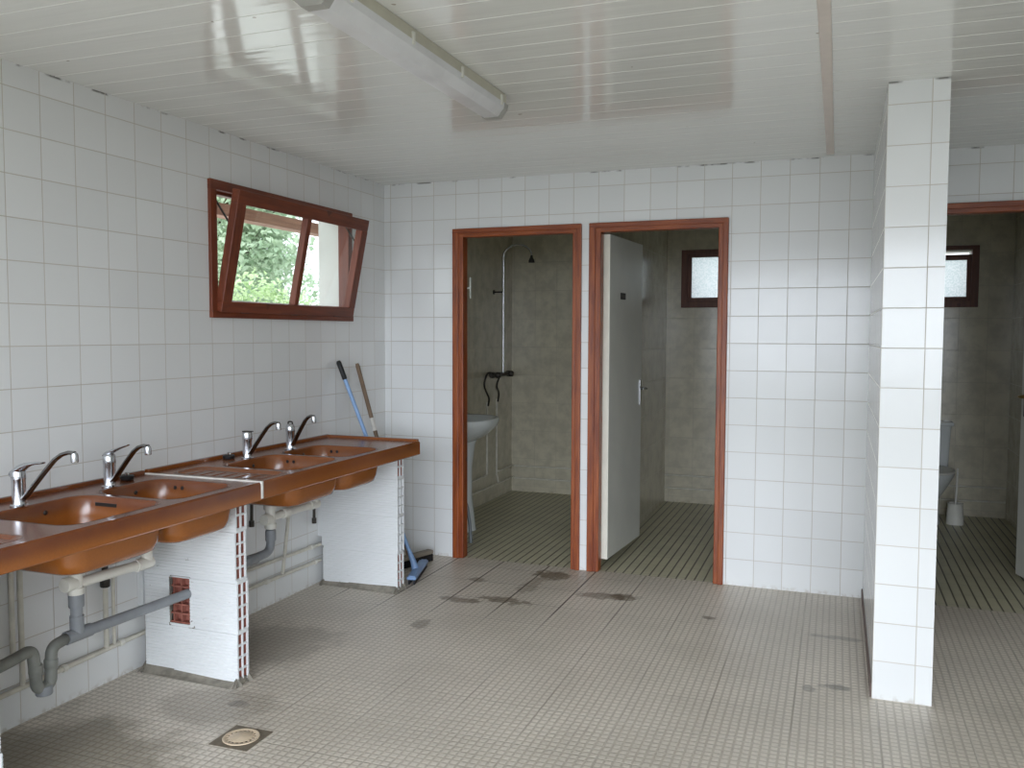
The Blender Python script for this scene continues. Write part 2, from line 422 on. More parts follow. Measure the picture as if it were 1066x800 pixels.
def loft(bm, loops, cap0=True, cap1=True, mi=0):
    rs = [[bm.verts.new(p) for p in l] for l in loops]
    for a, b in zip(rs, rs[1:]): bridge(bm, a, b, mi)
    if cap0: bm.faces.new(rs[0][::-1]).material_index = mi
    if cap1: bm.faces.new(rs[-1]).material_index = mi
    return rs
def rrect(x0, x1, y0, y1, r, z, k=7):
    pts = []
    for cx, cy, a0 in ((x1-r, y1-r, 0), (x0+r, y1-r, PI/2), (x0+r, y0+r, PI), (x1-r, y0+r, 1.5*PI)):
        for i in range(k):
            a = a0 + PI/2*i/(k-1); pts.append(Vector((cx + r*math.cos(a), cy + r*math.sin(a), z)))
    return pts
def wall(name, axis, a0, a1, u0, u1, z0, z1, holes, mats, front=1):
    """Slab with rectangular openings; axis 0: wall faces x, axis 1: faces y. mats[0] on the a1 side if front>0, mats[1] elsewhere."""
    bm = new()
    us = sorted({u0, u1, *[h[0] for h in holes], *[h[1] for h in holes]}); zs = sorted({z0, z1, *[h[2] for h in holes], *[h[3] for h in holes]})
    us = [u for u in us if u0 <= u <= u1]; zs = [z for z in zs if z0 <= z <= z1]
    def solid(i, j):
        if i < 0 or j < 0 or i >= len(us)-1 or j >= len(zs)-1: return False
        uc, zc = (us[i]+us[i+1])/2, (zs[j]+zs[j+1])/2
        return not any(h[0] < uc < h[1] and h[2] < zc < h[3] for h in holes)
    V = {}
    def v(i, j, s):
        if (i, j, s) not in V:
            a = (a0, a1)[s]
            V[i, j, s] = bm.verts.new((a, us[i], zs[j]) if axis == 0 else (us[i], a, zs[j]))
        return V[i, j, s]
    fs = 1 if front > 0 else 0
    for i in range(len(us)-1):
        for j in range(len(zs)-1):
            if not solid(i, j): continue
            for s in (0, 1):
                q = (v(i, j, s), v(i+1, j, s), v(i+1, j+1, s), v(i, j+1, s))
                bm.faces.new(q).material_index = 0 if s == fs else (1 if len(mats) > 1 else 0)
            for di, dj, e in ((-1, 0, ((i, j), (i, j+1))), (1, 0, ((i+1, j), (i+1, j+1))), (0, -1, ((i, j), (i+1, j))), (0, 1, ((i, j+1), (i+1, j+1)))):
                if not solid(i+di, j+dj):
                    (p, q2) = e
                    bm.faces.new((v(*p, 0), v(*q2, 0), v(*q2, 1), v(*p, 1))).material_index = len(mats)-1
    return struct(obj(name, bm, mats))

# ------------------------------------------------------------------ room shell
H = 2.365
RX, FY = 4.4, -5.1
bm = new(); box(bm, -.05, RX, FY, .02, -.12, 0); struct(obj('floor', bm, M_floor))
bm = new(); box(bm, -.05, 4.1, .02, 2.8, -.12, 0); struct(obj('floor_stalls', bm, M_stall_floor))
# boarded ceiling, one V-groove between boards
bm = new()
yb = -2.501 - .132*32; k = 0; row = []
ys = []
while yb < 2.8:
    ys += [(yb+.003, H), (yb+.129, H), (yb+.131, H+.0022), (yb+.133, H+.0022)]
    yb += .132
vv = [[bm.verts.new((x, y, z)) for x in (-.05, RX)] for y, z in ys if FY-.2 < y < 2.79]
for a, b in zip(vv, vv[1:]): bm.faces.new((a[0], b[0], b[1], a[1]))
box(bm, -.05, RX, FY-.2, 2.79, H+.02, H+.12)
struct(obj('ceiling', bm, M_ceil))
wall('wall_left', 0, -.2, 0, FY, .035, -.12, H+.02, [(-1.64, -.45, 1.51, 2.105)], [M_tile_left, M_plaster])
D1, D2, D3 = (.53, 1.29), (1.39, 2.14), (3.17, 3.96)
wall('wall_back', 1, 0, .07, 0, RX, 0, H+.02, [(*D1, -1, 2.04), (*D2, -1, 2.04), (*D3, -1, 2.065)], [M_tile_back, M_marble_x], front=-1)
wall('wall_partition', 1, -1.375, 0, 2.895, 3.107, 0, H, [], [M_tile_colm])
bpy.data.objects['wall_partition'].data.materials.append(M_tile_left)
for p in bpy.data.objects['wall_partition'].data.polygons:
    if abs(p.normal.x) > .9: p.material_index = 1
wall('wall_right', 0, RX, RX+.15, FY, .07, -.12, H, [], [M_tile_left], front=-1)
wall('wall_front', 1, FY-.2, FY, -.2, RX+.15, -.12, H+.1, [(.05, 4.35, -1, 2.12)], [M_tile_back, M_plaster])
SB = 2.34
wall('wall_stall_left', 0, -.2, 0, .035, SB+.25, -.12, H+.02, [(.78, 1.24, 1.47, 2.1)], [M_marble_y, M_plaster])
wall('wall_stall_divider', 0, 1.325, 1.388, .07, SB, 0, H, [], [M_marble_y])
wall('wall_stall_divider_right', 0, 2.85, 2.95, .07, 2.6, 0, H, [], [M_marble_y])
wall('wall_stall_right', 0, 3.985, 4.1, .07, 2.6, 0, H, [], [M_marble_y])
wall('wall_stall_back', 1, SB, SB+.2, 0, 2.85, 0, H+.02, [(1.56, 2.1, 1.69, 2.07)], [M_marble_x, M_plaster], front=-1)
wall('wall_toilet_back', 1, 2.6, 2.8, 2.85, 4.1, 0, H+.02, [(3.27, 3.70, 1.68, 2.07)], [M_marble_x, M_plaster], front=-1)
boxo('trim_1', 2.662, 2.70, -3.95, -.09, H-.008, H+.003, M_trim, bev=.003); struct(bpy.data.objects['trim_1'])
# dark skirting board along the left foot of the partition
struct(boxo('baseboard_partition', 2.889, 2.8955, -1.36, -.005, 0, .055, simple('grey_brown_skirting', (120, 104, 98), .6), bev=.002))

# ------------------------------------------------------------------ doors
def door_frame(root, x0, x1, zt):
    """Stepped wooden casing around an opening."""
    for nm, a, b, s in (('side_post', x0, x0+.07, 1), ('side_post', x1-.055, x1, -1)):
        bm = new()
        w_ = b-a
        o0, o1 = (a, a+w_*.55) if s > 0 else (b-w_*.55, b)
        i0, i1 = (a+w_*.45, b) if s > 0 else (a, b-w_*.45)
        box(bm, o0, o1, -.02, .10, .0, zt-.02, .004); box(bm, i0, i1, -.011, .06, .0, zt-.03, .004)
        obj(nm, bm, M_wood, root)
    bm = new(); box(bm, x0, x1, -.0205, .10, zt-.03, zt, .004); box(bm, x0+.03, x1-.03, -.0112, .0605, zt-.053, zt-.025, .004)
    obj('head_rail', bm, M_wood_h, root)
def hinge_at(root, leaf, x, y, z):
    bm = new(); lathe(bm, [(.007, -.045), (.009, -.04), (.009, .04), (.007, .045)], (x, y, z), 10); obj('hinge', bm, M_steel, leaf, True, angle=.6)
def door_leaf(root, hx, hy, ang, width, z0, z1, th, side, edge=M_dooredge):
    """Leaf starting at the hinge corner, running along ang; thickness goes to its left (+1) or right (-1)."""
    mt = Matrix.Translation((hx, hy, 0)) @ Matrix.Rotation(ang, 4, 'Z')
    bm = new(); box(bm, 0, width, min(0, side*th), max(0, side*th), z0, z1, .003, mtx=mt)
    for f in bm.faces:
        n = f.normal
        f.material_index = 0
    bm.normal_update()
    d = Vector((math.cos(ang), math.sin(ang), 0))
    for f in bm.faces:
        if abs(f.normal.dot(d)) > .9: f.material_index = 1
    lf = obj('door_leaf', bm, [M_leafdoor, edge], root)
    return lf, mt
def lever(lf, mt, u, z, face, mat, plate, toward=1, hgt=.17):
    """Plate plus lever handle on the leaf's face at local y=face (sign gives outward side)."""
    s = 1 if face >= 0 else -1
    if True:
        y0 = face
        bm = new(); box(bm, u-.018, u+.018, min(y0, y0+s*.006), max(y0, y0+s*.006), z-hgt*.65, z+hgt*.35, .002, mtx=mt)
        pl = obj('handle_plate', bm, plate, lf)
        bm = new()
        pts = [mt @ Vector((u, y0+s*.004, z)), mt @ Vector((u, y0+s*.045, z)), mt @ Vector((u-toward*.03, y0+s*.055, z)), mt @ Vector((u-toward*.11, y0+s*.055, z+.004))]
        tube(bm, smooth_path(pts, .015, 4), [.009]*2+[.008]*(len(smooth_path(pts, .015, 4))-2), 10)
        obj('handle_lever', bm, mat, pl, True)

d = thing('door_1', (.9, 0, 0), 'red-brown wooden door frame around the shower stall with the basin', 'door'); struct(d)
door_frame(d, .485, 1.315, 2.066)
lf, mt = door_leaf(d, 1.2885, .105, PI/2+.0, .68, .05, 2.0, .042, 1)
for z in (.3, 1.8): hinge_at(d, lf, 1.247, .1, z)
d = thing('door_2', (1.76, 0, 0), 'red-brown framed door standing open with a grey leaf and small dark plate', 'door'); struct(d)
door_frame(d, 1.362, 2.16, 2.066)
lf, mt = door_leaf(d, 1.47, .062, math.radians(86), .69, .062, 2.008, .043, 1)
for z in (.22, 1.0, 1.93): hinge_at(d, lf, 1.424, .052, z)
lever(lf, mt, .655, 1.06, -.0005, M_chrome, M_chrome)
bm = new(); box(bm, .21, .31, -.003, 0, 1.632, 1.672, .0008, mtx=mt); pl = obj('sign_plate', bm, M_dark, lf, label='small dark sign plate')
for u in (.228, .26, .292):
    bm = new()
    for du in (-.009, .007): box(bm, u+du, u+du+.003, -.0045, -.003, 1.641, 1.663, mtx=mt)
    box(bm, u-.009, u+.010, -.0045, -.003, 1.651, 1.654, mtx=mt)
    obj('sign_letter', bm, simple('faded_sign_lettering', (104, 100, 92), .6), pl)
d = thing('door_3', (3.6, 0, 0), 'red-brown framed door to the toilet beside the white tiled partition', 'door'); struct(d)
door_frame(d, 3.135, 3.99, 2.088)
a3 = math.atan2(.66, -.19)
lf, mt = door_leaf(d, 3.93, .07, a3, .69, .03, 2.03, .042, -1)
lever(lf, mt, .635, 1.07, .0, M_brass, M_dark, hgt=.18)

# ------------------------------------------------------------------ windows
def window_opening(): pass
wn1 = thing('window_1', (0, -1.04, 1.49), 'red-brown hopper window tilted open above the sinks', 'window'); struct(wn1)
wy0, wy1, wz0, wz1 = -1.672, -.42, 1.49, 2.13
bm = new()
box(bm, -.055, .016, wy0, wy0+.045, wz0, wz1, .003); obj('frame_side', bm, M_wood_wz, wn1)
bm = new(); box(bm, -.055, .016, wy1-.045, wy1, wz0, wz1, .003); obj('frame_side', bm, M_wood_wz, wn1)
bm = new(); box(bm, -.055, .018, wy0-.001, wy1+.001, wz1-.046, wz1+.001, .003); box(bm, -.05, -.01, wy0+.045, wy1-.045, wz1-.062, wz1-.044, .002); obj('frame_head', bm, M_wood_w, wn1)
bm = new(); box(bm, -.055, .02, wy0-.001, wy1+.001, wz0-.001, wz0+.03, .003); obj('frame_sill', bm, M_wood_w, wn1)
tilt = math.radians(11.5)
mt = Matrix.Translation((.0, 0, wz0+.032)) @ Matrix.Rotation(tilt, 4, 'Y')
sy0, sy1, sh, st = -1.635, -.452, .575, .066
sash = bpy.data.objects.new('sash', None)
bm = new(); box(bm, -.004, .038, sy0, sy1, 0, st*.8, .004, mtx=mt); sash = obj('sash', bm, M_wood_w, wn1)
bm = new(); box(bm, -.004, .038, sy0, sy1, sh-st, sh, .004, mtx=mt); obj('top_rail', bm, M_wood_w, sash)
for a, b in ((sy0, sy0+st), (sy1-st, sy1)):
    bm = new(); box(bm, -.004, .0385, a, b, st*.78, sh-st+.002, .004, mtx=mt); obj('stile', bm, M_wood_wz, sash)
bm = new(); box(bm, -.002, .036, -1.062, -1.024, st*.78, sh-st+.002, .004, mtx=mt); obj('mullion', bm, M_wood_wz, sash)
for a, b in ((sy0+st, -1.062), (-1.024, sy1-st)):
    bm = new(); box(bm, .014, .018, a-.005, b+.005, st*.75, sh-st+.005, mtx=mt); obj('pane', bm, M_glass, sash)
for yy, za in ((-1.622, .40), (-.463, .40)):
    bm = new(); tube(bm, [mt @ Vector((-.008, yy, za+.02)), (-.012, yy, wz1-.07)], .005, 8); obj('stay_arm', bm, M_darkmetal, wn1)
for yy in (-1.45, -1.04, -.62):
    bm = new(); lathe(bm, [(.007, -.03), (.007, .03)], (.026, yy, wz0+.030), 8, axis='y'); obj('hinge', bm, M_darkmetal, wn1)
# small frosted windows of the stalls
def frosted(name, label, x0, x1, z0, z1, y, gap=0.):
    r = thing(name, ((x0+x1)/2, y, z0), label, 'window'); struct(r)
    fwid = .05
    bm = new(); box(bm, x0, x1, y-.03, y+.06, z0, z0+fwid, .003); box(bm, x0, x1, y-.03, y+.06, z1-fwid*.6, z1, .003)
    box(bm, x0, x0+fwid, y-.0295, y+.0595, z0+.01, z1-.01, .003); box(bm, x1-fwid, x1, y-.0295, y+.0595, z0+.01, z1-.01, .003)
    obj('window_frame', bm, M_wood_dk, r)
    mt = Matrix.Translation((0, y-.012, z0+.04)) @ Matrix.Rotation(math.radians(gap), 4, 'X')
    h = z1-z0-.06 if not gap else z1-z0-.105
    bm = new(); a, b = x0+fwid-.006, x1-fwid+.006; s_ = .042
    box(bm, a, b, 0, .03, 0, s_, .003, mtx=mt); box(bm, a, b, 0, .03, h-s_, h, .003, mtx=mt)
    box(bm, a, a+s_*.9, 0, .03, s_*.8, h-s_*.8, .003, mtx=mt); box(bm, b-s_*.9, b, 0, .03, s_*.8, h-s_*.8, .003, mtx=mt)
    sa = obj('sash', bm, M_wood_dk, r)
    bm = new(); box(bm, a+.03, b-.03, .012, .016, .03, h-.03, mtx=mt); obj('pane', bm, M_frost, sa)
frosted('window_2', 'small dark framed frosted window high in the stall with the open grey door', 1.51, 2.14, 1.64, 2.115, SB-.0)
frosted('window_3', 'small frosted window left ajar in the dark toilet stall', 3.22, 3.745, 1.635, 2.11, 2.6, gap=-3)
# side window of the first shower stall, seen edge on
r = thing('window_4', (0, 1.0, 1.45), 'brown window in the side wall of the first shower stall', 'window'); struct(r)
bm = new()
for a, b, c, e in ((.76, .815, 1.45, 2.11), (1.2, 1.256, 1.45, 2.11), (.76, 1.256, 1.45, 1.51), (.76, 1.256, 2.06, 2.11)): box(bm, -.06, .03, a, b, c, e, .003)
obj('window_frame', bm, M_wood_dk, r)
bm = new(); box(bm, -.02, -.016, .80, 1.22, 1.49, 2.07); obj('pane', bm, M_frost, r)
bm = new(); tube(bm, [(.028, 1.225, 1.77), (.075, 1.225, 1.77)], .009, 8); box(bm, .07, .082, 1.215, 1.235, 1.69, 1.85, .003); obj('window_handle', bm, M_white_pl, r)

# ------------------------------------------------------------------ outdoors
bm = new(); box(bm, -30, 30, -30, 30, -.2, -.13); struct(obj('ground', bm, M_ground))
bm = new(); box(bm, -.70, -.6, -5.2, 4, 2.095, 2.165); struct(obj('eave_beam', bm, M_eave))
bm = new(); box(bm, -.74, RX+.2, -5.3, 4.2, 2.50, 2.56); struct(obj('roof', bm, M_eave))
def foliage(c, rad, n, size, seed, flat=1.0, lump=.25):
    rnd = random.Random(seed); bm = new()
    blobs = [(Vector((rnd.gauss(0, .45)*rad[0], rnd.gauss(0, .45)*rad[1], rnd.gauss(0, .45)*rad[2])), rnd.uniform(.25, .55)) for _ in range(26)]
    for i in range(n):
        bc, br = rnd.choice(blobs)
        d_ = Vector((rnd.gauss(0, 1), rnd.gauss(0, 1), rnd.gauss(0, 1))).normalized() * rnd.uniform(.6, 1.05)
        p = Vector(c) + bc + Vector((d_.x*rad[0], d_.y*rad[1], d_.z*rad[2]))*br
        if p.z < .05: continue
        q = Matrix.Rotation(rnd.uniform(0, 2*PI), 3, 'Z') @ Matrix.Rotation(rnd.uniform(-1.0, 1.0)*flat, 3, 'X') @ Matrix.Rotation(rnd.uniform(-.7, .7), 3, 'Y')
        s = size*rnd.uniform(.6, 1.3); w2 = s*.34
        pts = [(0, 0, 0), (w2, s*.4, .12*s), (0, s, -.1*s), (-w2, s*.4, .12*s)]
        vs = [bm.verts.new(p + q @ Vector(t)) for t in pts]
        bm.faces.new((vs[0], vs[1], vs[2])); bm.faces.new((vs[0], vs[2], vs[3]))
    return bm
def tree(loc, label, c, rad, n, size, seed, group=None, mat=M_leaf):
    t = thing('tree', loc, label, 'tree')
    bm = new(); tube(bm, [loc, (loc[0]+.06, loc[1]-.05, c[2]*.5), (c[0], c[1], c[2])], [.13, .1, .05], 10)
    rnd = random.Random(seed+1)
    for i in range(7):
        a = rnd.uniform(0, 2*PI); tube(bm, [(c[0], c[1], c[2]*rnd.uniform(.55, .9)), (c[0]+math.cos(a)*rad[0]*.6, c[1]+math.sin(a)*rad[1]*.6, c[2]+rnd.uniform(0, .5)*rad[2])], [.04, .012], 6)
    obj('trunk', bm, M_bark, t, True)
    obj('foliage', foliage(c, rad, n, size, seed), mat, t)
tree((-8.5, 8.7, -.13), 'tall leafy tree outside the hopper window, filling its left pane', (-8.5, 8.7, 3.6), (2.2, 2.4, 2.4), 15000, .15, 3)
tree((-12, 14.2, -.13), 'smaller round tree outside the hopper window, right of the tall one', (-12, 14.2, 2.3), (1.2, 1.0, 1.4), 6000, .16, 11)
h_ = thing('hedge', (-5.0, 5.7, -.13), 'bright low hedge outside the hopper window in front of the trees', 'hedge')
bm = new()
for i in range(16): tube(bm, [(-5.0+random.uniform(-.2, .2), 3.6+i*.27, -.13), (-5.0+random.uniform(-.3, .3), 3.6+i*.27, 1.5)], [.02, .008], 6)
obj('stem', bm, M_bark, h_)
obj('foliage', foliage((-5.0, 5.7, .85), (.5, 1.9, 1.05), 12000, .09, 21), M_leaf2, h_)
bm = new(); box(bm, -4.2, -.2, -8, 8, -.16, -.12); struct(obj('added_pale_ground', bm, simple('unseen_pale_ground', (196, 194, 186), .8, 0, .2, .12, 3)))  # unseen pale ground added to brighten the window view mirrored in the ceiling

# ------------------------------------------------------------------ ceiling lamp
L = thing('fluorescent_lamp', (1.43, -2.33, H), 'long unlit fluorescent ceiling lamp with a dusty clear cover', 'lamp')
y0, y1 = -2.98, -1.70
bm = new(); box(bm, 1.358, 1.487, y0, y1, 2.322, H, .004); obj('lamp_housing', bm, M_lamp_body, L)
def dif(yy, e=0.): return [Vector((1.490-e, yy, 2.326)), Vector((1.486-e, yy, 2.304)), Vector((1.462-e, yy, 2.275+e)), Vector((1.402+e, yy, 2.275+e)), Vector((1.366+e, yy, 2.304)), Vector((1.358+e, yy, 2.326))]
bm = new(); loft(bm, [dif(y0), dif(y1)]); obj('lamp_cover', bm, M_diff, L)
bm = new(); tube(bm, [(1.424, y0+.06, 2.302), (1.424, y1-.06, 2.302)], .013, 14); obj('lamp_tube', bm, M_white_pl, L, True, angle=.8)
for a, b in ((y0-.006, y0+.03), (y1-.03, y1+.006)):
    bm = new(); loft(bm, [[p + Vector((0, 0, 0)) for p in dif(a, -.002)], dif(b, -.002)]); obj('end_cap', bm, M_lamp_cap, L)
bm = new(); loft(bm, [dif(y1-.22, .004), dif(y1-.03, .004)]); obj('tube_holder', bm, M_lamp_cap, L)
for yy in (-2.88, -2.514, -2.139, -1.76):
    for xx in (1.488, 1.352):
        bm = new(); box(bm, xx-.003, xx+.006, yy-.007, yy+.007, 2.312, 2.350, .002); obj('cover_clip', bm, M_white_pl, L)

# ------------------------------------------------------------------ sinks
def sink(name, label, ya, yb_, bowls, drainer, mat, xf, zt, group):
    s = thing(name, (.3, (ya+yb_)/2, zt-.08), label, 'sink', group)
    bm = new()
    # top plate with openings
    outer = [Vector((.0, ya, zt)), Vector((xf-.006, ya, zt)), Vector((xf-.006, yb_, zt)), Vector((.0, yb_, zt))]
    loops = [outer] + [rrect(*b, zt) for b in bowls] + [rrect(*drainer, zt)]
    es = []
    for lp in loops:
        vs = [bm.verts.new(p) for p in lp]
        es += [bm.edges.new((vs[i], vs[(i+1) % len(vs)])) for i in range(len(vs))]
    bmesh.ops.triangle_fill(bm, edges=es, use_beauty=True)
    # front apron
    prof = [(xf-.03, zt-.002), (xf-.03, zt-.068), (xf-.024, zt-.073), (xf-.005, zt-.073), (xf, zt-.068), (xf, zt-.006), (xf-.006, zt+.0012), (xf-.014, zt+.0005)]
    loft(bm, [[Vector((x, yy, z)) for x, z in prof] for yy in (ya, yb_)])
    for e0, e1 in ((ya, ya+.02), (yb_-.02, yb_)):
        box(bm, .003, xf-.02, e0, e1, zt-.072, zt-.0015, .002)
    top = obj('worktop', bm, mat, s, True, angle=.5)
    bm = new(); box(bm, .0005, .022, ya+.002, yb_, zt-.004, zt+.015, .004); obj('rear_lip', bm, mat, s)
    for bi, b in enumerate(bowls):
        bm = new(); x0, x1, y0, y1, r = b; D = .165
        lp = []
        for ins, dz, rr in ((-.004, .0006, r), (.0, .0, r), (.005, -.003, r), (.009, -.010, r), (.016, -.07, r), (.024, -.135, r), (.034, -.155, r), (.055, -D, r*.7)):
            lp.append(rrect(x0+ins, x1-ins, y0+ins, y1-ins, max(rr-ins*.2, .01), zt+dz))
        rs = loft(bm, lp, cap0=False, cap1=True)
        # outside of the bowl
        lo = []
        for ins, dz in ((-.004, -.006), (-.004, -.02), (.004, -.07), (.012, -.13), (.022, -.16), (.05, -.174)):
            lo.append(rrect(x0+ins-.006, x1-ins+.006, y0+ins-.006, y1-ins+.006, max(r-ins*.2, .01), zt+dz))
        loft(bm, lo, cap0=False, cap1=True)
        bo = obj('bowl', bm, mat, s, True, angle=.9)
        cx, cy = (x0+x1)/2-.05, (y0+y1)/2
        bm = new(); lathe(bm, [(.0, -D+.001), (.04, -D+.001), (.042, -D+.004), (.034, -D+.0035), (.012, -D+.002)], (cx, cy, zt), 24, cap=False); obj('waste_strainer', bm, M_chrome, bo, True)
        bm = new()
        if bi == 0 and mat is M_sink_a: box(bm, x0+.075, x0+.175, y1-.0125, y1-.009, zt-.035, zt-.022, .001)
        else:
            for dx_ in (.10, .135): lathe(bm, [(.008, 0), (.008, .003)], (x0+dx_, y1-.0125, zt-.03), 12, axis='y')
        obj('overflow_slot', bm, M_hole, bo)
        bm = new(); lathe(bm, [(.008, 0), (.008, .003), (.004, .006)], (x0+.012, cy+.04, zt-.035), 12, axis='x'); obj('overflow_screw', bm, M_darkmetal, bo, True)
    bm = new(); x0, x1, y0, y1, r = drainer
    lp = [rrect(x0+i, x1-i, y0+i, y1-i, max(r-i*.3, .01), zt+dz) for i, dz in ((-.004, .0006), (0, 0), (.006, -.003), (.014, -.010), (.03, -.013))]
    loft(bm, lp, cap0=False, cap1=True)
    n_ = max(2, int((x1-x0-.1)/.05))
    for i in range(n_):
        xx = x0+.05+i*(x1-x0-.1)/(n_-1); tube(bm, [(xx, y0+.05, zt-.0145), (xx, y1-.05, zt-.0145)], .004, 8)
    obj('drainer', bm, mat, s, True, angle=.9)
    return s
ZT = .825
s1 = sink('double_sink', 'red-brown glazed double sink, the nearer one at the left edge', -3.56, -2.118,
     [(.15, .55, -2.985, -2.565, .07), (.15, .55, -2.53, -2.185, .07)], (.10, .55, -3.50, -3.13, .05), M_sink_a, .606, ZT-.001, 'double sinks along the left wall')
bm = new(); box(bm, .02, .600, -2.1175, -2.106, ZT-.03, ZT+.0035, .002); box(bm, .592, .609, -2.1175, -2.104, ZT-.066, ZT+.0035, .002); obj('joint_sealant', bm, M_sealant, s1, label='white sealant joint')
s2 = sink('double_sink', 'orange-brown glazed double sink, the farther one ending near the back corner', -2.102, -.70,
     [(.15, .55, -1.82, -1.42, .07), (.15, .55, -1.385, -1.03, .07)], (.10, .555, -2.06, -1.86, .05), M_sink_b, .60, ZT, 'double sinks along the left wall')
bm = new(); box(bm, .0005, .594, -.722, -.7005, ZT-.004, ZT+.014, .004); obj('end_lip', bm, M_sink_b, s2)

def faucet(x, y, phi, tz, style, label):
    z = ZT
    t = thing('faucet', (x, y, z), label, 'faucet', 'mixer taps on the sinks')
    bm = new(); lathe(bm, [(.029, 0), (.029, .004), (.024, .008), (.022, .02), (.022, .088), (.0235, .092), (.0235, .1)], (x, y, z), 28); obj('tap_body', bm, M_chrome, t, True, angle=.6)
    c_, s_ = math.cos(phi), math.sin(phi); Rr = .235
    def P(u, h, v=0): return Vector((x+c_*u-s_*v, y+s_*u+c_*v, z+h))
    bm = new(); hz = tz-z
    pr = [(.015, .022), (.03, .034), (.07, .078), (.11, .120), (.15, .160), (.178, .178), (.205, .186), (.230, .186)]
    k = (hz+.006)/.186
    lp = []
    for i, (u, h) in enumerate(pr):
        u2, h2 = pr[min(i+1, len(pr)-1)]; u1, h1 = pr[max(i-1, 0)]
        dd = Vector((u2-u1, h2-h1)).normalized(); wv = .013-.003*i/7; th = .0095-.003*i/7
        lp.append([P(u - dd.y*th*math.sin(a), h*k + dd.x*th*math.sin(a), wv*math.cos(a)) for a in [2*PI*j/12 for j in range(12)]])
    loft(bm, lp); sp_ = obj('spout', bm, M_spout, t, True, angle=1.2)
    bm = new(); cc = P(.230, 0); lathe(bm, [(.0115, hz-.026), (.0125, hz-.022), (.0125, hz-.004), (.011, hz+.004), (.006, hz+.008)], (cc.x, cc.y, z), 18); obj('aerator', bm, M_chrome, sp_, True, angle=.7)
    bm = new()
    if style in (1, 2):
        lift = .36 if style == 1 else .60
        lathe(bm, [(.0235, .101), (.0235, .118), (.020, .126), (.010, .131)], (x, y, z), 24)
        obj('tap_cap', bm, M_chrome, t, True, angle=.7)
        LV = ((-.026, .104, .015, .006), (-.02, .112, .022, .014), (.0, .122, .023, .020), (.022, .133, .021, .017), (.05, .145, .015, .008), (.08, .151, .012, .005), (.115, .154, .010, .0035))
        if style == 2: LV = ((-.022, .122, .014, .006), (-.012, .128, .018, .009), (.008, .134, .019, .010), (.03, .143, .015, .007), (.06, .155, .011, .0045), (.095, .166, .009, .003))
        bm = new(); lp = []
        for u, h, wv, th in LV:
            lp.append([Vector((x+u+th*.3*math.sin(a), y+wv*math.cos(a), z+h+th*math.sin(a))) for a in [2*PI*j/12 for j in range(12)]])
        loft(bm, lp); obj('tap_lever', bm, M_chrome, t, True, angle=1.2)
    elif style == 3:
        mt = Matrix.Translation((x, y, z+.108))
        lathe(bm, [(.0235, .101), (.0235, .120), (.021, .126)], (x, y, z), 24); obj('tap_cap', bm, M_chrome, t, True, angle=.7)
        bm = new(); box(bm, x-.02, x+.026, y-.014, y+.014, z+.1262, z+.131, .002); obj('tap_lever', bm, M_darkmetal, t)
    else:
        lathe(bm, [(.0235, .101), (.024, .115), (.018, .128), (.013, .131)], (x, y, z), 24); obj('tap_cap', bm, M_chrome, t, True, angle=.7)
        bm = new(); tube(bm, smooth_path([(x-.013, y, z+.128), (x-.012, y, z+.142), (x+.012, y, z+.142), (x+.013, y, z+.128)], .008, 4), .004, 8); obj('cap_loop', bm, M_darkmetal, t, True)
faucet(.132, -2.811, math.radians(6), 1.01, 1, 'chrome mixer tap nearest the left edge, its lever lying low')
faucet(.128, -2.411, math.radians(-10), .992, 2, 'chrome mixer tap with raised lever, on the far bowl of the red-brown sink')
faucet(.136, -1.587, math.radians(-16), 1.002, 3, 'chrome tap with flat dark cap beside the plug on the farther sink')
faucet(.133, -1.237, math.radians(-26), 1.005, 4, 'chrome tap with a domed loop cap, farthest along the sinks')
def plug(x, y, label):
    t = thing('sink_plug', (x, y, ZT), label, 'plug', 'rubber plugs on the sink ledge')
    bm = new(); lathe(bm, [(.018, .0), (.026, .003), (.028, .016), (.024, .019)], (x, y, ZT), 20); obj('stopper', bm, M_black, t, True, angle=.7)
    bm = new(); tube(bm, smooth_path([(x-.008, y, ZT+.018), (x-.008, y, ZT+.03), (x+.008, y, ZT+.03), (x+.008, y, ZT+.018)], .006, 4), .0025, 8); obj('pull_ring', bm, M_steel, t, True)
plug(.072, -2.268, 'black rubber plug on the red-brown sink ledge behind its far bowl')
plug(.066, -1.635, 'black rubber plug on the ledge of the farther orange-brown sink')

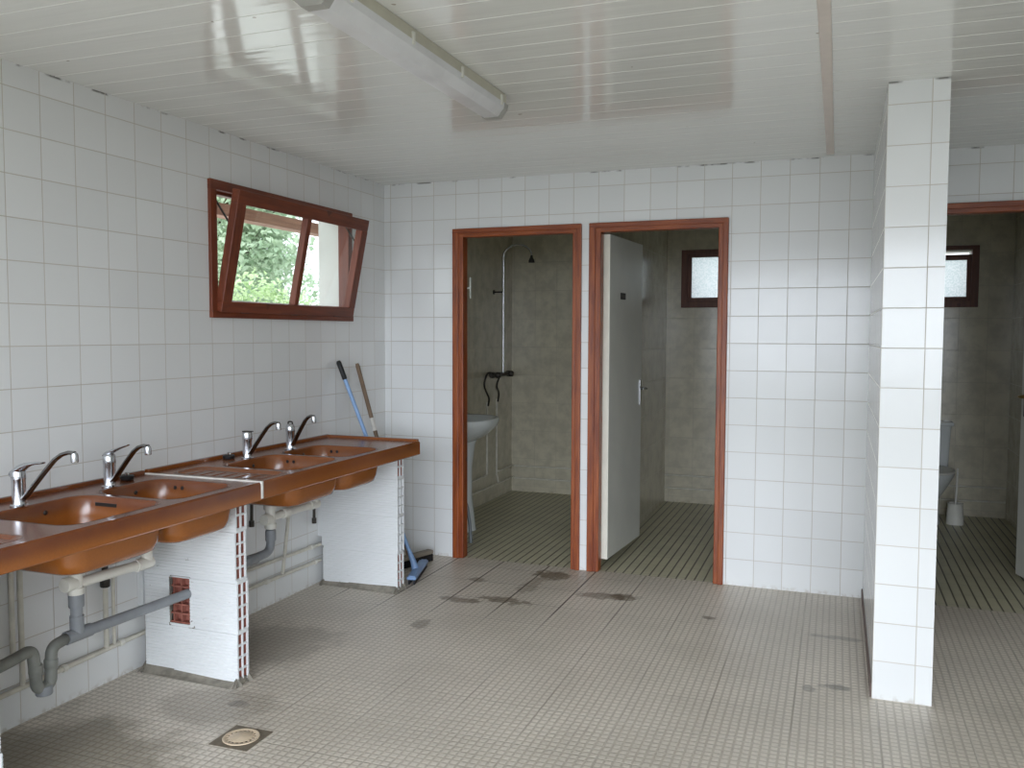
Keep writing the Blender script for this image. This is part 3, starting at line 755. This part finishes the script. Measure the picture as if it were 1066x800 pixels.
# ------------------------------------------------------------------ hollow-brick piers
def pier(name, label, ya, yb_, hole=None, x0=.032, x1=.512, seed=1, bare=(True,)*4):
    t = thing(name, (.28, (ya+yb_)/2, 0), label, 'pier', 'hollow brick piers under the sinks')
    rnd = random.Random(seed)
    z = .012; course = 0; ztop = ZT-.078
    while z < ztop-.02:
        h = min(.196, ztop-z); bm = new()
        j = rnd.uniform(-.004, .004); xa, xb = x0+rnd.uniform(0, .02), x1+j
        cells = max(1, round(h/.049)); fr = .005
        # ribbed long faces
        nr = max(4, int(h/.0125)); zz = []
        for i in range(nr):
            a = z+h*i/nr; b = z+h*(i+1)/nr; zz += [(a, .0025), (a+.0022, 0), (b-.0022, 0), (b, .0025)]
        for ysd, sgn in ((ya, 1), (yb_, -1)):
            xs = [xa, xb]
            hz = None
            if hole and sgn > 0 and hole[2] < z+h and hole[3] > z: xs = [xa, hole[0], hole[1], xb]; hz = True
            for k in range(len(xs)-1):
                rows = []
                for zq, ind in zz:
                    if hz and k == 1 and hole[2] <= zq <= hole[3]: rows.append(None); continue
                    rows.append((bm.verts.new((xs[k], ysd+sgn*ind, zq)), bm.verts.new((xs[k+1], ysd+sgn*ind, zq))))
                for a, b in zip(rows, rows[1:]):
                    if a and b: bm.faces.new((a[0], a[1], b[1], b[0]))
        # end face: 2 x n cells open to the front, clay inside
        ym = (ya+yb_)/2; dep = .07
        grid_y = [(ya+.0032, ya+.0085), (ym-.003, ym+.003), (yb_-.0085, yb_-.0032)]
        for a, b in grid_y: box(bm, xb-dep, xb, a, b, z, z+h, mi=0)
        for i in range(cells+1):
            zc = z+h*i/cells; za, zb = max(z, zc-.004), min(z+h, zc+.004)
            for (q0, a), (b, q1) in zip(grid_y, grid_y[1:]): box(bm, xb-dep, xb-.0006, a, b, za, zb, mi=0)
        box(bm, xb-dep-.01, xb-dep, ya+.006, yb_-.006, z+.002, z+h-.002, mi=1)
        for (q0, a), (b, q1) in zip(grid_y, grid_y[1:]):          # unpainted clay lining of each cell
            for i in range(cells):
                za = z+h*i/cells+.0045; zb = z+h*(i+1)/cells-.0045
                for w_ in ((a, a+.0012, za, zb), (b-.0012, b, za, zb), (a, b, za, za+.0012), (a, b, zb-.0012, zb)):
                    box(bm, xb-dep, xb-(.007 if course in (0, 3) or bare[course % 4] else .05), *w_, mi=1)
        # top, bottom, rear
        for zq in (z, z+h):
            vs = [bm.verts.new(p) for p in ((xa, ya+.002, zq), (xb-.002, ya+.002, zq), (xb-.002, yb_-.002, zq), (xa, yb_-.002, zq))]; bm.faces.new(vs)
        vs = [bm.verts.new(p) for p in ((xa, ya+.002, z), (xa, yb_-.002, z), (xa, yb_-.002, z+h), (xa, ya+.002, z+h))]; bm.faces.new(vs)
        br = obj('brick', bm, [M_brick, M_clay], t)
        z += h
        if z < ztop-.02:
            bm = new(); box(bm, x0+.01, x1-.002+rnd.uniform(0, .006), ya+.003, yb_-.002, z, z+.011, .002); obj('mortar_joint', bm, M_brick, t)
            z += .011
        course += 1
    # cement smears at foot and wall
    bm = new(); lp = []
    n_ = 60
    ol = rrect(.03, x1+.012, ya-.02, yb_+.012, .02, 0, 16)
    def jag(p, k, zq): 
        return Vector((p.x+rnd.uniform(-.012, .012), p.y+rnd.uniform(-.022, .008), zq))
    loft(bm, [[jag(p, 0, .0005) for p in ol], [Vector((min(max(p.x, .04), x1-.002), min(max(p.y, ya+.004), yb_-.004), .024+rnd.uniform(-.014, .016))) for p in ol]], cap0=False)
    obj('mortar_bed', bm, M_mortar, t)
    bm = new(); pts = []
    zz = [.27 + i*(ztop-.28)/14 for i in range(15)]
    for zq in zz: pts.append((.004, ya+.012, zq))
    lp = [[Vector((.001, ya+.008, zq)), Vector((x0+.006+rnd.uniform(-.008, .010), ya+.004, zq)), Vector((x0+.006+rnd.uniform(-.01, .01), yb_-.01, zq)), Vector((.001, yb_-.008, zq))] for zq in zz]
    loft(bm, lp); obj('mortar_fill', bm, M_brick, t)
    if hole:
        hx0, hx1, hz0, hz1 = hole
        bm = new(); box(bm, hx0-.012, hx1+.012, ya+.034, ya+.038, hz0-.01, hz1+.01)
        for i in range(6):
            zc = hz0+(hz1-hz0)*i/5; box(bm, hx0-.004, hx1+.004, ya+.006, ya+.035, zc-.0035, zc+.0035)
        for i in range(3):
            xc = hx0+.012+(hx1-hx0-.024)*i/2; box(bm, xc-.0035, xc+.0035, ya+.012, ya+.035, hz0, hz1)
        obj('broken_out_core', bm, M_clay, t, label='bare red clay in the broken hole')
        bm = new(); lp = []
        ol = rrect(hx0-.003, hx1+.012, hz0-.018, hz1+.003, .012, 0, 12)
        a_ = [Vector((p.x+rnd.uniform(-.006, .016), ya+.001, p.y+rnd.uniform(-.016, .006))) for p in ol]
        cx, cz = (hx0+hx1)/2, (hz0+hz1)/2
        b_ = [Vector((cx+(p.x-cx)*.9+rnd.uniform(-.003, .003), ya+.012, cz+(p.y-cz)*.94)) for p in ol]
        c_ = [Vector((cx+(p.x-cx)*1.06, ya+.012, cz+(p.y-cz)*1.04)) for p in ol]
        loft(bm, [c_, a_, b_], False, False); obj('mortar_rim', bm, M_mortar, t)
    return t
pier('brick_pier', 'white painted hollow brick pier cut off by the left edge of the photo', -3.285, -3.207, seed=2)
pier('brick_pier', 'white painted hollow brick pier with a broken red hole and a grey pipe through it', -2.16, -2.088, hole=(.176, .280, .2235, .4115), seed=5)
pier('brick_pier', 'white painted hollow brick pier at the far end of the sinks beside the brooms', -.805, -.728, seed=9, bare=(True, False, False, True))

# ------------------------------------------------------------------ drain pipes
X = .27
def collar(bm, p, d_, r, l): 
    p = Vector(p); d_ = Vector(d_).normalized(); tube(bm, [p-d_*l/2, p-d_*l*.4, p+d_*l*.4, p+d_*l/2], [r*.94, r, r, r*.94], 16)
g = thing('drain_pipe', (X, -2.72, .2), 'grey drain pipe with U-shaped trap under the nearer sink', 'pipe')
bm = new()
tube(bm, smooth_path([(X, -3.20, .335), (X, -2.955, .362), (X, -2.893, .372), (X, -2.885, .30), (X, -2.880, .228), (X, -2.825, .226), (X, -2.822, .30), (X, -2.818, .354), (X, -2.75, .364)], .045, 8), .0195, 18)
tp = obj('trap', bm, M_pvc_old, g, True)
bm = new(); collar(bm, (X, -2.852, .218), (0, 0, 1), .027, .03); obj('clean_out_cap', bm, M_pvc, tp, True, angle=.6)
for p in ((X, -2.882, .30), (X, -2.822, .30)):
    bm = new(); collar(bm, p, (0, 0, 1), .0225, .03); obj('collar', bm, M_pvc_old, tp, True, angle=.6)
bm = new(); tube(bm, [(X, -2.76, .363), (X, -2.655, .362)], .0235, 18); tube(bm, [(X, -2.712, .36), (X, -2.712, .43)], .0235, 18); obj('tee', bm, M_pvc, g, True, angle=.8)
bm = new(); tube(bm, [(X, -2.67, .362), (X, -2.128, .350)], .0195, 18); obj('long_pipe', bm, M_pvc, g, True, angle=.8)
bm = new(); tube(bm, [(X, -2.712, .42), (X, -2.712, .505)], .0205, 18); collar(bm, (X, -2.712, .485), (0, 0, 1), .026, .05); obj('down_pipe', bm, M_pvc, g, True, angle=.8)
g = thing('waste_connector', (X, -2.712, .50), 'white waste fittings joining both bowls of the nearer sink', 'pipe')
bm = new(); lathe(bm, [(.026, 0), (.026, .012), (.022, .014), (.022, .09), (.036, .11), (.036, .128)], (X+.02, -2.775, .524), 20)
bm2 = new(); tube(bm2, [(X, -2.712, .512), (X, -2.712, .60)], .023, 18); tube(bm2, [(X, -2.712, .60), (X+.01, -2.74, .62), (X+.02, -2.775, .63)], .023, 16); bm.free()
tube(bm2, [(X+.02, -2.775, .62), (X+.02, -2.775, .652)], .036, 20)
obj('waste_tee', bm2, M_white_pl, g, True, angle=.8)
bm = new(); collar(bm, (X, -2.712, .518), (0, 0, 1), .028, .024); obj('nut', bm, M_white_pl, g, True, angle=.6)
bm = new(); lathe(bm, [(.024, -.05), (.026, -.046), (.026, -.01), (.02, 0)], (X, -2.712, .548), 16, axis='y'); obj('blanking_cap', bm, M_white_pl, g, True, angle=.6)
bm = new(); tube(bm, [(X, -2.70, .543), (X, -2.40, .535)], .0185, 18); obj('link_pipe', bm, M_white_pl, g, True, angle=.8)
bm = new(); tube(bm, [(X, -2.36, .535), (X, -2.435, .535)], .024, 18); tube(bm, [(X, -2.38, .535), (X, -2.38, .652)], .022, 18); tube(bm, [(X, -2.38, .63), (X, -2.38, .652)], .034, 20); obj('elbow', bm, M_white_pl, g, True, angle=.8)
g = thing('waste_connector', (X, -1.62, .50), 'white waste fittings under the farther sink', 'pipe')
bm = new(); tube(bm, [(X, -1.60, .505), (X, -1.60, .652)], .023, 18); tube(bm, [(X, -1.60, .625), (X, -1.60, .652)], .037, 20); tube(bm, [(X, -1.60, .595), (X, -1.60, .615)], .03, 18); obj('waste_tee', bm, M_white_pl, g, True, angle=.8)
bm = new(); collar(bm, (X, -1.60, .515), (0, 0, 1), .028, .024); obj('nut', bm, M_white_pl, g, True, angle=.6)
bm = new(); lathe(bm, [(.024, -.05), (.026, -.046), (.026, -.01), (.02, 0)], (X, -1.60, .552), 16, axis='y'); obj('blanking_cap', bm, M_white_pl, g, True, angle=.6)
bm = new(); tube(bm, [(X, -1.59, .556), (X, -1.25, .552)], .0185, 18); collar(bm, (X, -1.48, .555), (0, 1, 0), .025, .05); obj('link_pipe', bm, M_white_pl, g, True, angle=.8)
bm = new(); tube(bm, [(X, -1.21, .552), (X, -1.28, .552)], .024, 18); tube(bm, [(X, -1.235, .552), (X, -1.235, .652)], .022, 18); tube(bm, [(X, -1.235, .63), (X, -1.235, .652)], .034, 20); obj('elbow', bm, M_white_pl, g, True, angle=.8)
g = thing('drain_pipe', (X, -1.7, .35), 'grey elbow drain pipe under the farther sink', 'pipe')
bm = new(); tube(bm, smooth_path([(X, -1.60, .505), (X, -1.60, .395), (X, -2.075, .375)], .05, 8), .0205, 18); dp = obj('elbow_pipe', bm, M_pvc, g, True)
bm = new(); collar(bm, (X, -1.60, .47), (0, 0, 1), .025, .05); obj('collar', bm, M_pvc, dp, True, angle=.6)
bm = new(); collar(bm, (X, -1.74, .389), (0, 1, -.04), .0245, .06); obj('collar', bm, M_pvc, dp, True, angle=.6)

# thin water pipes on the wall
def wpipe(label, pts, r=.009, clips=(), mat=M_pipe_cream, group='thin water pipes along the left wall', dark=None, clipd=(0, 1, 0)):
    t = thing('water_pipe', pts[0], label, 'pipe', group)
    bm = new(); tube(bm, smooth_path(pts, .02, 5), r, 12); obj('pipe', bm, mat, t, True, angle=.9)
    for c in clips:
        bm = new(); collar(bm, c, clipd, r*1.5, .018); box(bm, .0005, c[0], c[1]-.005, c[1]+.005, c[2]-.004, c[2]+.004); obj('pipe_clip', bm, M_white_pl, t)
    if dark:
        for a, b in dark:
            bm = new(); tube(bm, [a, b], r*1.25, 10); collar(bm, a, Vector(b)-Vector(a), r*1.9, .03); obj('flexible_hose', bm, M_darkmetal, t, True, angle=.8)
wpipe('thin cream water pipe low on the wall under the nearer sink', [(.024, -3.20, .135), (.024, -2.1, .155)], .0095, [(.024, -3.0, .139), (.024, -2.55, .147), (.024, -2.27, .152)])
wpipe('lowest thin cream water pipe under the farther sink', [(.024, -2.08, .155), (.024, -.808, .136)], .0095, [(.024, -1.3, .143), (.024, -.86, .137)])
wpipe('upper of the two thin cream water pipes under the farther sink', [(.024, -2.08, .255), (.024, -.808, .226)], .0095, [(.024, -1.5, .242), (.024, -.9, .229)])
wpipe('upright cream water pipe at the far left, under the nearer sink', [(.024, -3.2, .235), (.024, -2.764, .24), (.024, -2.764, .60)], .0095, dark=[((.024, -2.764, .60), (.05, -2.775, .74))])
wpipe('second upright cream water pipe from the left, under the nearer sink', [(.024, -2.728, .151), (.024, -2.728, .61)], .0095, dark=[((.024, -2.728, .61), (.05, -2.735, .74))])
wpipe('upright cream water pipe left of the broken brick pier', [(.024, -2.345, .153), (.024, -2.345, .42)], .010, dark=[((.024, -2.345, .42), (.04, -2.36, .74))])
wpipe('thinner upright cream water pipe nearest the broken brick pier', [(.024, -2.305, .153), (.024, -2.305, .47)], .0075)
wpipe('thin slanting cream pipe behind the waste fittings of the farther sink', [(.024, -1.165, .146), (.03, -1.12, .42), (.04, -1.11, .60)], .009)
for yy, z0, lab in ((-1.425, .455, 'short dark hose end hanging under the start of the farther sink'), (-.875, .36, 'dark hose end hanging by the farthest brick pier')):
    t = thing('supply_hose', (.03, yy, z0), lab, 'hose', 'dark supply hose ends')
    bm = new(); tube(bm, [(.03, yy, z0+.025), (.035, yy, .745)], .008, 10); obj('hose', bm, M_darkmetal, t, True, angle=.8)
    bm = new(); collar(bm, (.03, yy, z0+.015), (0, 0, 1), .013, .03); obj('hose_nut', bm, M_darkmetal, t, True, angle=.8)

# ------------------------------------------------------------------ floor drain
g = thing('floor_drain', (.815, -2.528, 0), 'round beige floor drain set in a small square surround', 'drain')
bm = new(); mt = Matrix.Translation((.815, -2.528, 0)) @ Matrix.Rotation(.02, 4, 'Z')
box(bm, -.078, .078, -.078, .078, -.01, .002, .001, mtx=mt); obj('square_surround', bm, M_drain_rim, g)
bm = new(); lathe(bm, [(.060, .002), (.064, .004), (.062, .0065), (.053, .0065), (.050, .004)], (.815, -2.528, 0), 40, cap=False); obj('grate_rim', bm, M_drain, g, True, angle=.8)
bm = new(); lathe(bm, [(.0, .0025), (.052, .0025)], (.815, -2.528, 0), 40, cap=False); obj('drain_well', bm, M_hole, g)
bm = new(); lathe(bm, [(.040, .0025), (.042, .006), (.038, .0075), (.0, .0078)], (.815, -2.528, 0), 40, cap=False)
for i in range(18):
    a = 2*PI*i/18; mt = Matrix.Translation((.815, -2.528, 0)) @ Matrix.Rotation(a, 4, 'Z'); box(bm, .038, .055, -.003, .003, .003, .0062, mtx=mt)
obj('grate_disc', bm, M_drain, g, True, angle=.5)

# ------------------------------------------------------------------ brooms in the corner
g = thing('floor_squeegee', (.45, -.46, 0), 'blue floor squeegee with a black grip leaning against the left wall', 'squeegee')
base = Vector((.452, -.47, .05)); tip = Vector((.022, -.60, 1.258)); dv = (tip-base).normalized()
bm = new(); tube(bm, [base+dv*.03, tip-dv*.1], .0115, 14); obj('handle', bm, M_blue_metal, g, True, angle=.8)
bm = new(); tube(bm, [tip-dv*.115, tip-dv*.11, tip-dv*.01, tip], [.0125, .0145, .0145, .009], 14); obj('grip', bm, M_black, g, True, angle=.8)
hd = Vector((-.10, .36, 0)).normalized(); nn = Vector((hd.y, -hd.x, 0))
mt = Matrix.Translation((.465, -.465, 0)) @ Matrix.Rotation(math.atan2(hd.y, hd.x), 4, 'Z')
bm = new(); box(bm, -.19, .19, -.028, .028, .026, .045, .006, mtx=mt); box(bm, -.185, .185, -.020, .014, .044, .05, .002, mtx=mt); hdo = obj('head', bm, M_blue_head, g)
bm = new(); tube(bm, [base+Vector((0, 0, -.012)), base+dv*.03, base+dv*.09], [.024, .018, .014], 14); obj('socket', bm, M_blue_head, hdo, True, angle=.8)
bm = new()
for s_ in (-.016, .014): box(bm, -.188, .188, s_-.005, s_+.005, 0.0005, .03, .001, mtx=mt)
obj('rubber_blade', bm, M_black, hdo)
g = thing('push_broom', (.3, -.3, 0), 'dark headed broom with a worn brown wooden handle in the corner', 'broom')
base = Vector((.32, -.30, .06)); tip = Vector((.022, -.388, 1.236)); dv = (tip-base).normalized()
bm = new(); tube(bm, [base, base+dv*.62, tip-dv*.02, tip], [.012, .012, .013, .009], 14); hb = obj('handle', bm, M_handle_wood, g, True, angle=.8)
bm = new(); tube(bm, [tip-dv*.42, tip-dv*.34], .0128, 14); obj('tape', bm, M_sealant, hb, True, angle=.8, label='pale tape wrap')
mt = Matrix.Translation((.33, -.285, 0)) @ Matrix.Rotation(math.atan2(.30, .10), 4, 'Z')
bm = new(); box(bm, -.15, .17, -.025, .025, .045, .07, .006, mtx=mt); hh = obj('head', bm, simple('grey_brown_broom_block', (132, 124, 110), .6), g)
bm = new(); box(bm, -.148, .168, -.024, .024, .0008, .046, .003, mtx=mt)
obj('bristles', bm, M_black, hh)

# ------------------------------------------------------------------ first stall: basin, shower, pipes
g = thing('pedestal_basin', (0, .72, 0), 'white pedestal washbasin against the side of the first shower stall', 'washbasin')
cy = .74
def basin_loop(sx, sy, z, x0=.004, n=40):
    pts = []
    for i in range(n):
        a = 2*PI*i/n; cx_, sn = math.cos(a), math.sin(a)
        x = .20 + sx*math.copysign(abs(cx_)**.8, cx_); pts.append(Vector((max(x, x0), cy+sy*math.copysign(abs(sn)**.8, sn), z)))
    return pts
bm = new(); loft(bm, [basin_loop(.10, .12, .64), basin_loop(.20, .21, .70), basin_loop(.255, .27, .755), basin_loop(.27, .285, .79), basin_loop(.272, .287, .808), basin_loop(.262, .278, .815), basin_loop(.24, .255, .812, .12), basin_loop(.21, .225, .78, .13), basin_loop(.15, .16, .71, .14), basin_loop(.05, .06, .69, .15)])
obj('basin', bm, M_porcelain, g, True, angle=1.0)
bm = new(); loft(bm, [[Vector((.20+r*math.cos(a)*1.05, cy+r*math.sin(a), z)) for a in [2*PI*i/24 for i in range(24)]] for r, z in ((.115, 0), (.11, .02), (.085, .25), (.085, .45), (.105, .62), (.12, .66))]); obj('pedestal', bm, M_porcelain, g, True, angle=.8)
bm = new(); lathe(bm, [(.022, .0), (.02, .08), (.016, .1)], (.075, cy+.02, .81), 16); tube(bm, smooth_path([(.075, cy+.02, .86), (.15, cy+.02, .88), (.19, cy+.02, .85)], .03), .009, 10); obj('basin_tap', bm, M_chrome, g, True, angle=.8)
t = thing('grey_hose', (.40, .40, 0), 'thin grey hose hanging in front of the basin pedestal', 'hose')
bm = new(); tube(bm, smooth_path([(.18, .5, .34), (.30, .44, .345), (.40, .40, .28), (.435, .38, .12), (.445, .37, .004)], .08, 8), .011, 12); obj('hose', bm, simple('grey_hose', (120, 126, 130), .35), t, True, angle=.8)
g = thing('shower', (.09, 1.89, 1.08), 'thin chrome shower riser with a curved arm and dark head', 'shower')
bm = new(); pts = [(.09, 1.89, 1.09), (.09, 1.89, 2.07)]
for i in range(1, 13):
    a = PI - PI*i/12; pts.append((.215+.125*math.cos(a), 1.89, 2.07+.09*math.sin(a)))
tube(bm, pts, .0085, 10); pts = None; obj('riser', bm, M_chrome, g, True, angle=.9)
bm = new(); lathe(bm, [(.026, 0), (.024, .02), (.012, .045), (.009, .06)], (.340, 1.89, 2.01), 16); obj('shower_head', bm, M_dark, g, True, angle=.8)
bm = new(); tube(bm, [(.002, 1.89, 1.77), (.09, 1.89, 1.77)], .006, 8); lathe(bm, [(.02, 0), (.02, .006)], (.002, 1.89, 1.77), 14, axis='x'); obj('wall_bracket', bm, M_darkmetal, g, True, angle=.8)
bm = new(); tube(bm, [(.07, 1.72, 1.075), (.07, 2.06, 1.075)], .019, 14)
for yy in (1.74, 2.04): lathe(bm, [(.026, 0), (.024, .03), (.018, .035)], (.09, yy, 1.075), 12, axis='x')
mx = obj('mixer_valve', bm, M_darkmetal, g, True, angle=.8)
for yy in (1.70, 2.07):
    bm = new(); lathe(bm, [(.024, -.025), (.027, 0), (.024, .025)], (.07, yy, 1.075), 12, axis='y'); obj('knob', bm, M_darkmetal, mx, True, angle=.8)
bm = new(); tube(bm, smooth_path([(.07, 1.76, 1.09), (.06, 1.60, 1.10), (.05, 1.55, 1.0), (.05, 1.62, .93), (.05, 1.68, .88), (.03, 1.70, .82)], .05, 6), .008, 10); obj('supply_hose', bm, M_darkmetal, g, True)
bm = new(); tube(bm, smooth_path([(.07, 1.86, 1.06), (.06, 1.80, .98), (.05, 1.90, .92), (.03, 1.92, .84)], .05, 6), .008, 10); obj('supply_hose', bm, M_darkmetal, g, True)
def spipe(label, pts, r=.008, group='white water pipes in the stalls'):
    t = thing('water_pipe', pts[0], label, 'pipe', group); bm = new(); tube(bm, smooth_path(pts, .02, 4), r, 10); obj('pipe', bm, M_pipe_cream, t, True, angle=.9)
spipe('left upright white pipe below the shower mixer', [(.02, 1.70, .85), (.02, 1.70, .235), (.02, .95, .235)])
spipe('right upright white pipe below the shower mixer', [(.02, 1.92, .86), (.02, 1.92, .22), (.02, 1.96, .14)])
spipe('pipe along the side wall of the first shower stall, running to its back corner', [(.02, 1.96, .235), (.02, SB-.02, .235)])
spipe('lower pipe along the side wall of the first shower stall', [(.02, .95, .13), (.02, SB-.02, .13)])
for lab, xa, xb, yy in (('first shower stall with the basin', .03, 1.32, SB), ('shower stall with the open grey door', 1.392, 2.845, SB), ('dark toilet stall', 2.955, 3.98, 2.6)):
    for z, q in ((.235, 'upper'), (.125, 'lower')):
        spipe('%s pipe along the back wall of the %s' % (q, lab), [(xa, yy-.016, z-.005), (xb, yy-.016, z+.003)])

# ------------------------------------------------------------------ toilet stall
g = thing('toilet', (3.38, 2.3, 0), 'white toilet mostly hidden behind the tiled partition', 'toilet')
cx = 3.39
def oval(sx, sy, yc, z, n=28): return [Vector((cx+sx*math.cos(a), yc+sy*math.sin(a), z)) for a in [2*PI*i/n for i in range(n)]]
bm = new(); loft(bm, [oval(.11, .2, 2.3, 0), oval(.10, .19, 2.3, .05), oval(.09, .17, 2.29, .18), oval(.15, .21, 2.22, .30), oval(.185, .235, 2.18, .385), oval(.185, .235, 2.18, .40), oval(.15, .20, 2.17, .398), oval(.12, .16, 2.17, .33), oval(.05, .06, 2.2, .24)])
obj('toilet_bowl', bm, M_porcelain, g, True, angle=1.)
bm = new(); loft(bm, [oval(.188, .24, 2.18, .402), oval(.19, .242, 2.18, .412), oval(.186, .238, 2.18, .42)]); obj('toilet_seat', bm, M_white_pl, g, True, angle=.8)
bm = new(); loft(bm, [rrect(cx-.17, cx+.17, 2.43, 2.585, .03, .40), rrect(cx-.185, cx+.185, 2.42, 2.59, .035, .72)]); ct = obj('cistern', bm, M_porcelain, g, True, angle=.7)
bm = new(); box(bm, cx-.2, cx+.2, 2.41, 2.595, .72, .75, .01); obj('cistern_lid', bm, M_porcelain, ct)
bm = new(); lathe(bm, [(.02, 0), (.02, .012), (.016, .016)], (cx, 2.5, .75), 14); obj('flush_button', bm, M_chrome, ct, True, angle=.7)
g = thing('toilet_brush', (3.595, 2.25, 0), 'white toilet brush standing in its tub beside the toilet', 'toilet brush')
bm = new(); lathe(bm, [(.062, 0), (.062, .01), (.052, .15), (.055, .158), (.047, .158), (.05, .02)], (3.595, 2.25, 0), 24, cap=True); obj('brush_tub', bm, M_white_pl, g, True, angle=.8)
bm = new(); tube(bm, [(3.595, 2.25, .03), (3.605, 2.26, .42)], [.009, .007], 10); obj('brush_handle', bm, M_white_pl, g, True, angle=.8)
bm = new(); lathe(bm, [(.02, 0), (.036, .01), (.036, .09), (.015, .1)], (3.595, 2.25, .025), 16); obj('bristles', bm, M_white_pl, g, True)
